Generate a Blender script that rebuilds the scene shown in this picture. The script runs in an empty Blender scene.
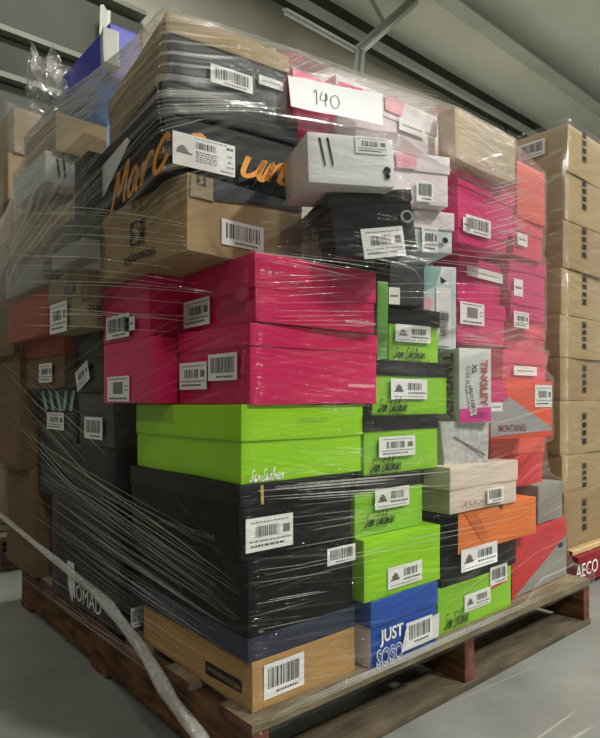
import bpy, bmesh, math, random
from mathutils import Vector, Matrix, noise
random.seed(7)
SC = bpy.context.scene
COL = SC.collection
# ------------------------------------------------------------------ frame
# world: pallet near corner at the origin, +X along the right-hand face, +Y along the left-hand face
RX, RY = 0.76, -0.65
FX, FY = 0.65, 0.76
CAM = Vector((-0.6187, -0.8526, 0.69))
F = 600.0; PX0 = 300.0; PY0 = 400.0
def world(px, py, D):
    X = (px-PX0)/F*D; Z = (PY0-py)/F*D
    return Vector((CAM.x+RX*X+FX*D, CAM.y+RY*X+FY*D, CAM.z+Z))
def ray(px, py):
    return (world(px, py, 1.0)-CAM)
def onplane(px, axis, val):      # depth of the vertical plane x=val / y=val along a pixel column
    r = ray(px, 400)
    i = 0 if axis == 'x' else 1
    return (val-CAM[i])/r[i]
# ------------------------------------------------------------------ materials
def lin(c):
    return tuple((v/12.92 if v <= .04045 else ((v+.055)/1.055)**2.4) for v in c)
def hexc(h):
    h = h.lstrip('#'); return lin(tuple(int(h[i:i+2], 16)/255 for i in (0, 2, 4)))
MATS = {}
def mat(name, col, rough=.5, spec=.4, var=.08, scale=12, stretch=(1, 1, 1), bump=.0, metal=0, col2=None, coat=0):
    if name in MATS: return MATS[name]
    m = bpy.data.materials.new(name); m.use_nodes = True
    nt = m.node_tree; N = nt.nodes; L = nt.links
    b = N['Principled BSDF']
    c = hexc(col) if isinstance(col, str) else col
    tc = N.new('ShaderNodeTexCoord'); mp = N.new('ShaderNodeMapping'); mp.inputs['Scale'].default_value = stretch
    L.new(tc.outputs['Object'], mp.inputs['Vector'])
    nz = N.new('ShaderNodeTexNoise'); nz.inputs['Scale'].default_value = scale; nz.inputs['Detail'].default_value = 6
    L.new(mp.outputs[0], nz.inputs['Vector'])
    rp = N.new('ShaderNodeValToRGB')
    c2 = hexc(col2) if col2 else tuple(v*(1-var*2.2) for v in c)
    rp.color_ramp.elements[0].position = .3; rp.color_ramp.elements[1].position = .7
    rp.color_ramp.elements[0].color = (*c2, 1); rp.color_ramp.elements[1].color = (*[min(1, v*(1+var)) for v in c], 1)
    L.new(nz.outputs['Fac'], rp.inputs[0]); L.new(rp.outputs[0], b.inputs['Base Color'])
    b.inputs['Roughness'].default_value = rough; b.inputs['Specular IOR Level'].default_value = spec
    b.inputs['Metallic'].default_value = metal; b.inputs['Coat Weight'].default_value = coat
    if bump:
        n2 = N.new('ShaderNodeTexNoise'); n2.inputs['Scale'].default_value = scale*4; n2.inputs['Detail'].default_value = 5
        L.new(mp.outputs[0], n2.inputs['Vector'])
        bp = N.new('ShaderNodeBump'); bp.inputs['Strength'].default_value = bump; bp.inputs['Distance'].default_value = .004
        L.new(n2.outputs['Fac'], bp.inputs['Height']); L.new(bp.outputs[0], b.inputs['Normal'])
    MATS[name] = m; return m
KR = mat('kraft', '#a08762', .75, .25, .035, 5, (1, 1, 2), .12)
KR2 = mat('kraft_light', '#a8936c', .75, .25, .035, 5, (1, 1, 2), .12)
KR3 = mat('kraft_grey', '#96866a', .75, .25, .04, 5, (1, 1, 2), .12)
KRB = mat('kraft_brown', '#6e543a', .75, .25, .05, 5, (1, 1, 2), .12)
KRW = mat('kraft_warm', '#b08a56', .75, .25, .035, 5, (1, 1, 2), .12)
BLK = mat('black_card', '#0b0c0c', .4, .22, .1, 6, bump=.05)
BLS = mat('black_satin', '#141617', .45, .25, .08, 7, bump=.05)
BLG = mat('black_gloss', '#0a0b0b', .16, .6, .1, 5, (1, 1, 3), .25)
BWN = mat('black_brown', '#0f0c09', .45, .2, .2, 3, bump=.05)
NVY = mat('navy_card', '#2b3144', .4, .5, .08, 8, bump=.05)
CHR = mat('charcoal_card', '#2e3134', .55, .4, .1, 8, bump=.05)
GRY = mat('grey_card', '#4e4c48', .6, .3, .08, 8, bump=.05)
GRL = mat('pale_grey_card', '#8e8c86', .6, .3, .08, 8, bump=.05)
LIM = mat('lime_card', '#93cf12', .42, .4, .04, 5, bump=.03)
LIM2 = mat('green_card', '#8ac62a', .42, .4, .05, 5, bump=.03)
GRN = mat('mid_green_card', '#5f9c3c', .45, .4, .05, 5, bump=.03)
PNK = mat('magenta_card', '#cc1058', .4, .4, .04, 5, bump=.03)
PNL = mat('rose_card', '#cf2470', .45, .4, .06, 5, bump=.03)
PNC = mat('coral_pink_card', '#d84a68', .45, .4, .06, 5, bump=.03)
COR = mat('coral_card', '#dc5a50', .5, .4, .06, 6, bump=.04)
RED = mat('red_card', '#cf2f38', .5, .4, .06, 6, bump=.04)
BRD = mat('brick_red_card', '#9a4028', .6, .3, .08, 6, bump=.04)
WHT = mat('white_card', '#d8d8d6', .5, .4, .03, 6, bump=.04)
WHP = mat('white_pink_card', '#dedcdc', .5, .4, .02, 3, col2='#dfcdd0')
WHB = mat('white_teal_card', '#dededf', .5, .4, .02, 12, col2='#a9c4c8')
BEI = mat('beige_card', '#d8c8b8', .6, .3, .03, 8, bump=.04)
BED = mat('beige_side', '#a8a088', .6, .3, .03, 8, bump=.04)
ORG = mat('orange_card', '#e07a35', .5, .4, .05, 8, bump=.04)
ORR = mat('orange_red_card', '#e0502f', .5, .4, .05, 8, bump=.04)
BLU = mat('blue_card', '#1f50a8', .4, .4, .04, 8, bump=.03)
BLL = mat('pale_blue_card', '#5d7fb0', .5, .4, .05, 8, bump=.03)
PUR = mat('purple_card', '#3a2f9a', .45, .4, .1, 8, col2='#2f55b0')
GRT = mat('grey_print', '#9a9a98', .5, .4, .03, 8)
PAP = mat('label_paper', '#e6e5e1', .5, .3, .02, 8)
INK = mat('ink', '#1a1a1a', .6, .2, .02, 8)
INB = mat('barcode_ink', '#3c3c3c', .6, .2, .02, 8)
INKG = mat('grey_ink', '#77756f', .6, .2, .02, 8)
INKW = mat('white_ink', '#f0f0ea', .5, .3, .01, 8)
INKO = mat('orange_ink', '#eb9a35', .4, .3, .04, 20)
INKR = mat('red_ink', '#b03a3a', .5, .3, .02, 8)
INKT = mat('maroon_ink', '#7a3b32', .5, .3, .02, 8)
INKP = mat('pink_ink', '#e0389a', .5, .3, .02, 8)
TEA = mat('teal_ink', '#8fb5b2', .5, .3, .02, 8)
PSK = mat('pink_blot_ink', '#e58f9c', .5, .3, .02, 30, col2='#e6c6cc')
YEL = mat('yellow_tape', '#b8a458', .4, .4, .02, 8)
WD = mat('pallet_wood', '#84775c', .85, .2, .22, 5, (2, 9, 9), .5)
WDB = mat('dirty_board_wood', '#5c5242', .9, .2, .2, 5, (2, 9, 9), .5)
WDY = mat('pallet_stringer_wood', '#6b4a30', .85, .2, .3, 5, (9, 2, 9), .5, col2='#33241a')
WDE = mat('stained_wood_end', '#6f4236', .85, .2, .25, 25, (1, 1, 1), .3)
RWD = mat('red_painted_wood', '#861a26', .6, .3, .15, 9, (1, 6, 6), .3)
WDL = mat('light_wood', '#c9ae7c', .8, .2, .12, 6, (14, 1, 1), .3)
PPR = mat('sheet_paper', '#e3e3e0', .6, .3, .01, 4)
# ------------------------------------------------------------------ mesh helpers
def link(name, me, mats, parent=None):
    o = bpy.data.objects.new(name, me); COL.objects.link(o)
    for m in (mats if isinstance(mats, (list, tuple)) else [mats]): me.materials.append(m)
    if parent: o.parent = parent
    return o
def tag(o, label=None, cat=None, group=None, kind=None):
    for k, v in (('label', label), ('category', cat), ('group', group), ('kind', kind)):
        if v: o[k] = v
    return o
def empty(name, loc, rot=(0, 0, 0)):
    o = bpy.data.objects.new(name, None); COL.objects.link(o); o.location = loc; o.rotation_euler = rot
    o.empty_display_size = .05; return o
def card(x0, x1, y0, y1, z0, z1, seed=0, amp=.0012, n=7, bev=.0016, matf=None):
    """a cardboard block with softly dented faces"""
    bm = bmesh.new()
    bmesh.ops.create_cube(bm, size=1)
    for v in bm.verts:
        v.co = Vector((x0+(v.co.x+.5)*(x1-x0), y0+(v.co.y+.5)*(y1-y0), z0+(v.co.z+.5)*(z1-z0)))
    bmesh.ops.bevel(bm, geom=bm.edges[:], offset=bev, segments=2, affect='EDGES', profile=.6)
    if n:
        big = [e for e in bm.edges if e.calc_length() > .02]
        bmesh.ops.subdivide_edges(bm, edges=big, cuts=n, use_grid_fill=True)
        c = Vector(((x0+x1)/2, (y0+y1)/2, (z0+z1)/2)); h = Vector(((x1-x0)/2, (y1-y0)/2, (z1-z0)/2))
        for v in bm.verts:
            p = v.co*7+Vector((seed*3.1, seed*1.7, seed*.9))
            d = Vector((noise.noise(p), noise.noise(p+Vector((9, 0, 0))), noise.noise(p+Vector((0, 9, 0)))))
            v.co += d*amp*1.6
    if matf:
        for f in bm.faces: f.material_index = matf(f.normal)
    for f in bm.faces: f.smooth = True
    me = bpy.data.meshes.new('card'); bm.to_mesh(me); bm.free()
    try: me.set_sharp_from_angle(angle=math.radians(35))
    except Exception: pass
    return me
def add_box(bm, x0, x1, y0, y1, z0, z1, mi=0):
    r = bmesh.ops.create_cube(bm, size=1)
    for v in r['verts']:
        v.co = Vector((x0+(v.co.x+.5)*(x1-x0), y0+(v.co.y+.5)*(y1-y0), z0+(v.co.z+.5)*(z1-z0)))
    for f in {f for v in r['verts'] for f in v.link_faces}: f.material_index = mi
def mesh_of(bm, name='m', smooth=False):
    me = bpy.data.meshes.new(name)
    if smooth:
        for f in bm.faces: f.smooth = True
    bm.to_mesh(me); bm.free(); return me
# ------------------------------------------------------------------ boxes solved from where they stand
BX = {}
class Box: pass
def sat(A, B):
    for P, Q in ((A, B), (B, A)):
        for i in range(4):
            ex, ey = P[(i+1) % 4][0]-P[i][0], P[(i+1) % 4][1]-P[i][1]; nx, ny = -ey, ex
            a = [p[0]*nx+p[1]*ny for p in P]; b = [p[0]*nx+p[1]*ny for p in Q]
            if max(a) <= min(b) or max(b) <= min(a): return False
    return True
def camxz(p):
    d = p-CAM
    return d.x*RX+d.y*RY, d.x*FX+d.y*FY
def reach(C, d, px):
    X, D = camxz(C); dx = d.x*RX+d.y*RY; dz = d.x*FX+d.y*FY; r = (px-PX0)/F
    return (r*D-X)/(dx-r*dz)
MODEL_N = [0]
def box(key, c, L, R, plane, body, lid=None, seam=None, lidpos='top', yaw=0, roll=0, on=None, dL=None, dR=None,
        name='shoe_box', label='', cat='box', group=None, facemat=None, lidout=.003, gap=.0, amp=.0012, zt=None, rmax=None):
    MODEL_N[0] += 1
    px, yt, yb = c
    D = plane if isinstance(plane, (int, float)) else onplane(px, *plane)
    y = math.radians(yaw)
    dr = Vector((math.cos(y), math.sin(y), 0)); dl = Vector((-math.sin(y), math.cos(y), 0))
    D0 = D; zt0 = zt; ok = False
    for k_ in range(0, 61):                      # slide along the sight line until the box touches nothing
        D = D0+.004*k_
        P = world(px, yb, D); zb = P.z if on is None else (on if isinstance(on, float) else BX[on].zt+.0012+gap)
        zt = zt0 if zt0 else world(px, yt, D).z
        w = dR if dR else reach(P, dr, R); d = dL if dL else reach(P, dl, L)
        if rmax: w = min(w, rmax)
        def rect(w_, d_): return [(P.x+dr.x*x+dl.x*y_, P.y+dr.y*x+dl.y*y_) for x, y_ in ((.001, .001), (w_-.001, .001), (w_-.001, d_-.001), (.001, d_-.001))]
        def clash(w_, d_):
            A = rect(w_, d_)
            for o in BX.values():
                if o.zb < zt-.004 and o.zt > zb+.004 and sat(A, o.rect): return o.key
        w1, d1 = w, d
        while dL and d1 > .1 and clash(w1, d1): d1 -= .01
        while dR and w1 > .1 and clash(w1, d1): w1 -= .01
        if not clash(w1, d1): ok = True; break
    if ok:
        w, d = w1, d1
        if k_ > 5: print('PUSH', key, round(.004*k_, 3))
    else:
        print('CLASH', key, clash(w, d)); D = D0; P = world(px, yb, D)
        zb = P.z if on is None else (on if isinstance(on, float) else BX[on].zt+.0012+gap)
        zt = zt0 if zt0 else world(px, yt, D).z
    b = Box(); b.rect = rect(w, d)
    b.w, b.d, b.h, b.zb, b.zt = w, d, zt-zb, zb, zt; b.key = key
    b.root = empty(name, (P.x, P.y, zb), (0, -math.radians(roll), y))
    tag(b.root, label, cat, group)
    b.M = Matrix.Translation((P.x, P.y, zb)) @ Matrix.Rotation(y, 4, 'Z') @ Matrix.Rotation(-math.radians(roll), 4, 'Y')
    b.Mi = b.M.inverted(); b.lid = lid
    o = lidout if lid else 0
    h = b.h
    b.off = o+.0012
    mats = [body]; mf = None
    if facemat:
        mats = [body, facemat.get('L', body), facemat.get('R', body)]
        mf = lambda n: 1 if n.x < -.7 else (2 if n.y < -.7 else 0)
    if lid:
        s = world(px, seam, D).z-zb
        b.seam = s
        if lidpos == 'top':
            link('body', card(o, w-o, o, d-o, 0, h-.003, MODEL_N[0], amp, matf=mf), mats, b.root)
            link('lid', card(0, w, 0, d, s, h, MODEL_N[0]+50, amp), lid, b.root)
        else:
            link('body', card(o, w-o, o, d-o, .003, h, MODEL_N[0], amp, matf=mf), mats, b.root)
            link('lid', card(0, w, 0, d, 0, s, MODEL_N[0]+50, amp), lid, b.root)
    else:
        link('body', card(0, w, 0, d, 0, h, MODEL_N[0], amp, matf=mf), mats, b.root)
    BX[key] = b
    return b
def hit(b, face, px, py):
    """(u, v) on a box face under a pixel of the photograph; u is x on face R, y on face L"""
    o = b.Mi @ CAM; r = b.Mi.to_3x3() @ ray(px, py)
    if face == 'R': t = (0-o.y)/r.y; p = o+r*t; return p.x, p.z
    t = (0-o.x)/r.x; p = o+r*t; return p.y, p.z
def facept(b, face, u, v, w):
    return Vector((u, -w, v)) if face == 'R' else Vector((-w, u, v))
EPS = [0]
def lay(b, face, px, py, rot=0):
    """frame on a face: function (s, t, lift) -> local point, s to the right, t up"""
    u0, v0 = hit(b, face, px, py); ca, sa = math.cos(math.radians(rot)), math.sin(math.radians(rot))
    sg = 1 if face == 'R' else -1
    def f(s, t, w=0):
        s2 = s*ca-t*sa; t2 = s*sa+t*ca
        return facept(b, face, u0+sg*s2, v0+t2, b.off+w)
    return f
def span(b, face, px, py, wpx, hpx):
    u0, _ = hit(b, face, px-wpx/2, py); u1, _ = hit(b, face, px+wpx/2, py)
    _, v0 = hit(b, face, px, py+hpx/2); _, v1 = hit(b, face, px, py-hpx/2)
    return abs(u1-u0), abs(v1-v0)
def quads(polys):
    """polys: list of (list of points, material index)"""
    bm = bmesh.new()
    for pts, mi in polys:
        vs = [bm.verts.new(p) for p in pts]
        try:
            f = bm.faces.new(vs); f.material_index = mi
        except ValueError: pass
    return mesh_of(bm)
def label(b, face, px, py, wpx, hpx, rot=0, style='bar', seed=None, name='label', frac=.5, lab=None):
    if abs(rot) < 20: rot = 0
    w, h = span(b, face, px, py, wpx, hpx)
    f = lay(b, face, px, py, rot); rnd = random.Random(seed if seed is not None else int(px*7+py*13))
    P = []
    def rect(s0, s1, t0, t1, mi, lift):
        P.append(([f((s0-.5)*w, (t0-.5)*h, lift), f((s1-.5)*w, (t0-.5)*h, lift), f((s1-.5)*w, (t1-.5)*h, lift), f((s0-.5)*w, (t1-.5)*h, lift)], mi))
    rect(0, 1, 0, 1, 0, .0006)
    for e in ((0, 1, 0, .0), ): pass
    def bars(s0, s1, t0, t1, n):
        s = s0
        while s < s1:
            k = rnd.choice((1, 1, 2, 3))*(s1-s0)/n/3; rect(s, min(s+k, s1), t0, t1, 1, .0009)
            s += k+rnd.choice((1, 1, 2))*(s1-s0)/n/2.4
    def line(s0, s1, t, k, mi=1):
        s = s0
        while s < s1:
            g = rnd.uniform(.02, .06); rect(s, min(s+g, s1), t-k*.38, t+k*.38, mi, .0009); s += g+.018
    if style == 'bar':
        bars(.1, .9, .28, .86, 22); line(.3, .85, .14, .09)
    elif style == 'info':
        line(.1, .9, .86, .05, 2); bars(.2, .7, .42, .74, 16); line(.08, .95, .3, .07, 2); line(.1, .8, .16, .09); rect(.78, .93, .45, .7, 2, .0009)
    elif style == 'shoe':
        bars(.45, .85, .45, .8, 12); line(.45, .95, .3, .1)
        for k in range(6): rect(.08+k*.04, .13+k*.04, .35, .42+.3*abs(math.sin(k*.6)), 2, .0009)
        line(.08, .9, .12, .06, 2)
    elif style == 'qr':
        for i in range(8):
            for j in range(8):
                rect(.28+i*.055, .28+(i+.9)*.055, .3+j*.06, .3+(j+.9)*.06, 2, .0009)
        line(.1, .9, .9, .06); line(.1, .9, .12, .1); line(.8, .96, .6, .06); line(.8, .96, .45, .06)
    elif style == 'big':
        # long text label with drawing
        for k in range(9): rect(.06+k*.025, .085+k*.025, .42, .46+.16*math.sin(k*.4+.4), 2, .0009)
        rect(.05, .3, .38, .42, 2, .0009)
        bars(.36, .68, .62, .82, 16); line(.34, .86, .93, .03, 2)
        for t in (.52, .45, .38, .31, .24): line(.36, rnd.uniform(.68, .8), t, .045, 2 if t != .52 else 1)
        line(.86, .97, .84, .09); line(.88, .95, .6, .05); line(.88, .95, .42, .05); line(.86, .97, .26, .05); line(.76, .97, .1, .05)
    elif style == 'plain':
        line(.15, .85, .5, .18, 2)
    o = link(name, quads(P), [PAP, INB, INKG], b.root)
    if lab: o['label'] = lab
    return o
def poly(b, face, pts, m, lift=.0004, name='printed_panel'):
    """a printed area given by its outline on the face"""
    P = []
    for (px, py) in pts:
        u, v = hit(b, face, px, py)
        u = max(.001, min((b.w if face == 'R' else b.d)-.001, u)); v = max(.001, min(b.h-.001, v))
        P.append(facept(b, face, u, v, b.off+lift))
    if face == 'L': pass
    return link(name, quads([(P, 0)]), m, b.root)
def text_mesh(s, shear=0, bold=0):
    cu = bpy.data.curves.new('t', 'FONT'); cu.body = s; cu.align_x = 'CENTER'; cu.align_y = 'CENTER'; cu.size = 1; cu.shear = shear
    cu.offset = bold; cu.resolution_u = 3
    o = bpy.data.objects.new('t', cu); COL.objects.link(o)
    dg = bpy.context.evaluated_depsgraph_get(); me = bpy.data.meshes.new_from_object(o.evaluated_get(dg))
    bpy.data.objects.remove(o); bpy.data.curves.remove(cu)
    return me
def put(b, face, me, px, py, wpx, hpx, rot, m, lift=.0012, name='printed_text', swap=False):
    """scale a flat mesh to a width/height in pixels and lay it on a face"""
    xs = [v.co.x for v in me.vertices]; ys = [v.co.y for v in me.vertices]
    cx, cy = (min(xs)+max(xs))/2, (min(ys)+max(ys))/2; W, H = max(xs)-min(xs), max(ys)-min(ys)
    if abs(rot) < 20: rot = 0
    w, h = span(b, face, px, py, wpx, hpx)
    if swap: w, h = h, w
    f = lay(b, face, px, py, rot)
    for v in me.vertices: v.co = f((v.co.x-cx)/W*w, (v.co.y-cy)/H*h, lift)
    return link(name, me, m, b.root)
def text(b, face, s, px, py, wpx, hpx, rot=0, m=None, shear=0, bold=0, name='printed_text', swap=False, lift=.0012):
    return put(b, face, text_mesh(s, shear, bold), px, py, wpx, hpx, rot, m or INK, lift, name, swap)
GL = {
 'M': [(0, -.1), (.12, 1.5), (.42, .5), (.8, 1.6), (.9, .3), (1.0, 0)],
 'a': [(.55, .8), (.3, 1), (.05, .6), (.15, .1), (.4, .1), (.6, .8), (.6, .2), (.8, 0)],
 'r': [(0, .9), (.1, 0), (.15, .6), (.35, .95), (.6, .85)],
 'c': [(.75, .8), (.5, 1.05), (.12, .75), (.1, .2), (.4, -.02), (.85, .3)],
 'u': [(0, .95), (.05, .2), (.25, 0), (.55, .3), (.62, .95), (.64, .2), (.85, .0)],
 'n': [(0, .9), (.05, 0), (.1, .5), (.35, .95), (.5, .7), (.52, .1), (.8, .05)],
 'S': [(.75, 1.5), (.45, 1.8), (.2, 1.4), (.5, .8), (.4, .1), (.0, .1)],
 'm': [(0, .9), (.05, 0), (.2, .9), (.33, .7), (.35, 0), (.55, .9), (.7, .7), (.7, .1), (.9, .1)],
 'E': [(.8, 1.6), (.3, 1.8), (.1, 1.3), (.5, .95), (.05, .5), (.2, -.1), (.8, .2)],
 'd': [(.5, .8), (.2, .9), (.05, .4), (.25, 0), (.5, .6), (.75, 2.0), (.55, .4), (.7, .0)],
 'e': [(.05, .4), (.5, .7), (.35, 1), (.1, .6), (.2, .05), (.6, .2)],
 'l': [(.05, .2), (.4, 1.7), (.3, 1.9), (.15, 1.2), (.2, .1), (.45, .1)],
 '1': [(.1, 1.3), (.35, 1.6), (.3, .0)],
 '4': [(.2, 1.6), (.0, .7), (.55, .75), (.5, 1.5), (.42, 0)],
 '0': [(.4, 1.5), (.05, 1.0), (.1, .2), (.45, .0), (.75, .6), (.65, 1.3), (.4, 1.5)],
}
def catmull(P, n=6):
    Q = []
    P = [P[0]]+P+[P[-1]]
    for i in range(1, len(P)-2):
        p0, p1, p2, p3 = [Vector((*p, 0)) for p in P[i-1:i+3]]
        for k in range(n):
            t = k/n; Q.append(.5*((2*p1)+(p2-p0)*t+(2*p0-5*p1+4*p2-p3)*t*t+(-p0+3*p1-3*p2+p3)*t**3))
    Q.append(Vector((*P[-2], 0))); return Q
def strokes_mesh(s, thick=.1, sp=.85, brush=0, join=False, slant=0):
    bm = bmesh.new(); x = 0; runs = []
    for word in s.split(' '):
        cur = []
        for ch in word:
            g = [(p[0]+x, p[1]) for p in GL[ch]]; x += max(p[0] for p in GL[ch])+(.1 if join else (.12 if sp < 1 else sp-1))
            if join: cur += g
            else: runs.append(g)
        if join: runs.append(cur)
        x += .45
    for g in runs:
        Q = [Vector((q.x+q.y*slant, q.y, 0)) for q in catmull(g)]
        vs = []
        for i, q in enumerate(Q):
            d = (Q[min(i+1, len(Q)-1)]-Q[max(i-1, 0)]).normalized(); n = Vector((-d.y, d.x, 0))
            t = thick*(1+brush*math.sin(i*.5))*.5
            vs.append((bm.verts.new(q+n*t), bm.verts.new(q-n*t)))
        for a, c in zip(vs, vs[1:]): bm.faces.new((a[1], c[1], c[0], a[0]))
    return mesh_of(bm)
def script(b, face, s, px, py, wpx, hpx, rot, m, thick=.1, sp=.85, name='printed_signature', brush=0):
    return put(b, face, strokes_mesh(s, thick, sp, brush, True, .35), px, py, wpx, hpx, rot, m, .0012, name)
def disc(b, face, px, py, rpx, m, ring=None, name='finger_hole'):
    w, h = span(b, face, px, py, rpx*2, rpx*2); f = lay(b, face, px, py)
    bm = bmesh.new(); P = []
    if ring: P.append(([f(math.cos(t)*w*.7, math.sin(t)*h*.7, .0006) for t in [k*math.tau/24 for k in range(24)]], 1))
    P.append(([f(math.cos(t)*w*.5, math.sin(t)*h*.5, .001) for t in [k*math.tau/24 for k in range(24)]], 0))
    return link(name, quads(P), [m, ring or m], b.root)

# ================================================================== THE WRAPPED PALLET
DK = .140
SAM = 'Sam Edelman'
# ---- near column, bottom to top
b = box('A1', (252, 663, 715), 143, 355, 1.05, KRW, on=DK+.001, name='cardboard_box', cat='cardboard box',
        label='plain kraft cardboard box at the near bottom corner of the pallet')
label(b, 'R', 284, 675, 40, 34, 8, 'bar')
poly(b, 'L', [(206, 660), (242, 681), (242, 693), (206, 673)], BLS, name='printed_strip')
text(b, 'L', 'WWW.BOOTBARN.COM BOOTBARN', 224, 677, 32, 5, 0, KRW, name='printed_text')
b = box('A2', (248, 563, 663), 131, 355, 1.045, BLK, lid=NVY, seam=640, lidpos='bottom', on='A1',
        label='big black box with navy lower rim, resting on the kraft box at the near corner')
label(b, 'R', 340, 554, 28, 17, 8, 'bar')
b = box('A3', (239, 486, 560), 130, 353, 1.045, BLK, lid=BLS, seam=508, on='A2', facemat={'L': BWN},
        label='black box under the wide lime green box, large white barcode label on its end')
label(b, 'R', 268.5, 532, 47, 33, 9, 'info')
text(b, 'L', 'SAM EDELMAN EXCLUSIVE', 187, 528, 56, 5, 0, INKG, name='printed_text')
poly(b, 'R', [(259, 485), (262, 485), (262.5, 504), (259.5, 504)], YEL, name='tape_tab')
b = box('A4', (241, 405, 486), 136, 363, 1.05, LIM, lid=LIM, seam=442, on='A3',
        label='wide lime green shoe box near the middle of the corner, white signature on it')
script(b, 'R', SAM, 265, 474, 34, 14, 1, INKW, .16)
text(b, 'R', 'SAM EDELMAN', 312, 419, 28, 2.5, 0, INKG, name='printed_text')
b = box('A5', (250, 322, 402), 178, 378, 1.05, PNK, lid=PNK, seam=345, on='A4', lidout=.0025,
        label='lower near magenta shoe box, directly above the lime box, two white labels on its end')
label(b, 'L', 194.5, 376, 27, 27, 0, 'info'); label(b, 'L', 224, 367, 29, 27, 0, 'bar')
text(b, 'R', 'WWW.STEVEMADDEN.COM', 360, 386, 26, 3, 0, INKW)
b = box('A6', (255, 251, 322), 180, 376, 1.05, PNK, lid=PNK, seam=287, on='A5', yaw=-3, lidout=.0025,
        label='upper near magenta shoe box with finger hole, stacked under the brown boot box')
label(b, 'L', 198, 313, 26, 27, 0, 'info'); disc(b, 'L', 243, 295, 6, PNC, PNK)
text(b, 'R', 'WWW.STEVEMADDEN.COM', 359, 323, 30, 3, -4, INKW)
b = box('A5b', (154, 336, 402), 104, 0, ('y', .265), PNK, dR=.21, on='A4',
        label='lower back magenta box on the left face, small white label low on its end')
b.off = .002
label(b, 'L', 119, 389, 22, 25, 0, 'qr')
b = box('A6b', (149, 268, 336), 102, 0, ('y', .265), PNK, lid=PNK, seam=302, dR=.2, on='A5b', lidout=.0025, zt=.949,
        label='upper back magenta box on the left face with two overlapping barcode labels')
label(b, 'L', 119, 327, 23, 23, 6, 'bar'); label(b, 'L', 131.5, 324, 10, 14, 6, 'plain')
b = box('A7', (187, 172, 258), 100, 302, 1.05, KR, on='A6', yaw=1, name='boot_box', facemat={'L': KR, 'R': KR},
        label='brown boot box printed with a black S emblem and name, over the magenta boxes')
# S emblem, name and slogan
b.off = .002
fr = lay(b, 'L', 138, 233, 0); w, h = span(b, 'L', 138, 233, 14, 24)
def sbadge(fr, w, h, m1, m2, parent):
    P = [([fr(-w/2, -h/2, .0006), fr(w/2, -h/2, .0006), fr(w/2, h/2, .0006), fr(-w/2, h/2, .0006)], 0)]
    o = quads(P); sm = strokes_mesh('S', .42)
    xs = [v.co.x for v in sm.vertices]; ys = [v.co.y for v in sm.vertices]
    for v in sm.vertices:
        v.co = fr(((v.co.x-min(xs))/(max(xs)-min(xs))-.5)*w*.7, ((v.co.y-min(ys))/(max(ys)-min(ys))-.5)*h*.8, .001)
    bm = bmesh.new(); bm.from_mesh(o); k = len(bm.faces); bm.from_mesh(sm); bm.faces.ensure_lookup_table()
    for f in bm.faces[k:]: f.material_index = 1
    return link('printed_emblem', mesh_of(bm), [m1, m2], parent)
sbadge(fr, w, h, BLS, KR, b.root)
text(b, 'L', 'salomon', 140, 255, 31, 10, 0, BLS, bold=.02); text(b, 'L', 'TIME TO PLAY', 140, 265, 23, 4, 0, INKG)
label(b, 'R', 242.5, 236, 42, 25, -3, 'bar')
poly(b, 'R', [(190, 172), (214, 176), (213, 202), (189, 196)], KR3, name='lid_flap', lift=.002)
poly(b, 'R', [(212, 174), (301, 190), (301, 212), (212, 200)], CHR, name='lid_flap', lift=.002)
fr = lay(b, 'R', 200, 181, 0); w, h = span(b, 'R', 200, 181, 9, 10)
def lifted(fr, k): return lambda s, t, z=0: fr(s, t, z+k)
sbadge(lifted(fr, .0025), w, h, BLS, KR3, b.root)
b = box('A8', (162, 79, 172), 92, 298, 1.045, BLS, lid=BLS, seam=107, on='A7', yaw=-7, lidout=.006,
        label='black shoe box with orange handwritten brand lettering, second from top')
label(b, 'R', 203, 156, 62, 32, -4, 'big')
script(b, 'R', 'un', 262, 172, 46, 24, 0, INKO, .2, .9, name='printed_lettering')
put(b, 'L', strokes_mesh('Marc', .2, .9, 0, False, .3), 141, 172, 60, 44, 6, INKO, .0012, 'printed_lettering')
poly(b, 'L', [(131, 138), (134, 142), (108, 196), (99, 208), (97, 178)], PAP, name='torn_label', lift=.0009)
script(b, 'L', 'u', 98, 212, 9, 16, 0, INKO, .15, .9, name='printed_lettering')
poly(b, 'R', [(185, 138), (192, 134.5), (200, 135), (205, 139), (200, 141), (190, 141)], INKO, name='printed_lettering', lift=.0002)
b = box('A9', (166, 12, 79), 108, 289, 1.06, BLK, lid=KR2, seam=31, on='A8', yaw=-8, facemat={'L': KR3}, name='cardboard_box', cat='cardboard box',
        label='topmost near box, kraft lid over a dark printed end with a barcode label')
label(b, 'R', 231, 82-2, 42, 18, -6, 'bar')
label(b, 'R', 270, 84, 24, 9, -8, 'plain', name='faded_print')
# ---- second column on the right-hand face
b = box('B1', (371, 603, 673), 0, 438, ('y', -.02), BLU, lid=BLU, seam=629, dL=.3, on=DK+.001, facemat={'L': WHT},
        label='blue and white shoe box on the pallet deck with big outlined white lettering')
poly(b, 'R', [(404, 629), (438, 612), (437, 636), (400, 652)], WHT)
text(b, 'R', 'JUST', 390, 634, 23, 17, 5, INKW, bold=.02); text(b, 'R', 'SOSO', 388, 654, 26, 19, 5, INKW, bold=.045)
text(b, 'R', 'SOSO', 388, 654, 24.3, 17.2, 5, BLU, lift=.0018, bold=.006)
label(b, 'R', 418, 630, 26, 24, 6, 'bar')
b = box('B2', (364, 541, 604), 0, 440, ('y', -.015), LIM, dL=.3, on='B1', label='bright lime shoe box sitting on the blue box with a small white label')
b.off = .002
label(b, 'R', 404.5, 574, 34, 21, 12, 'shoe'); script(b, 'R', SAM, 384, 597, 30, 8, 6, LIM2, .1)
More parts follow.
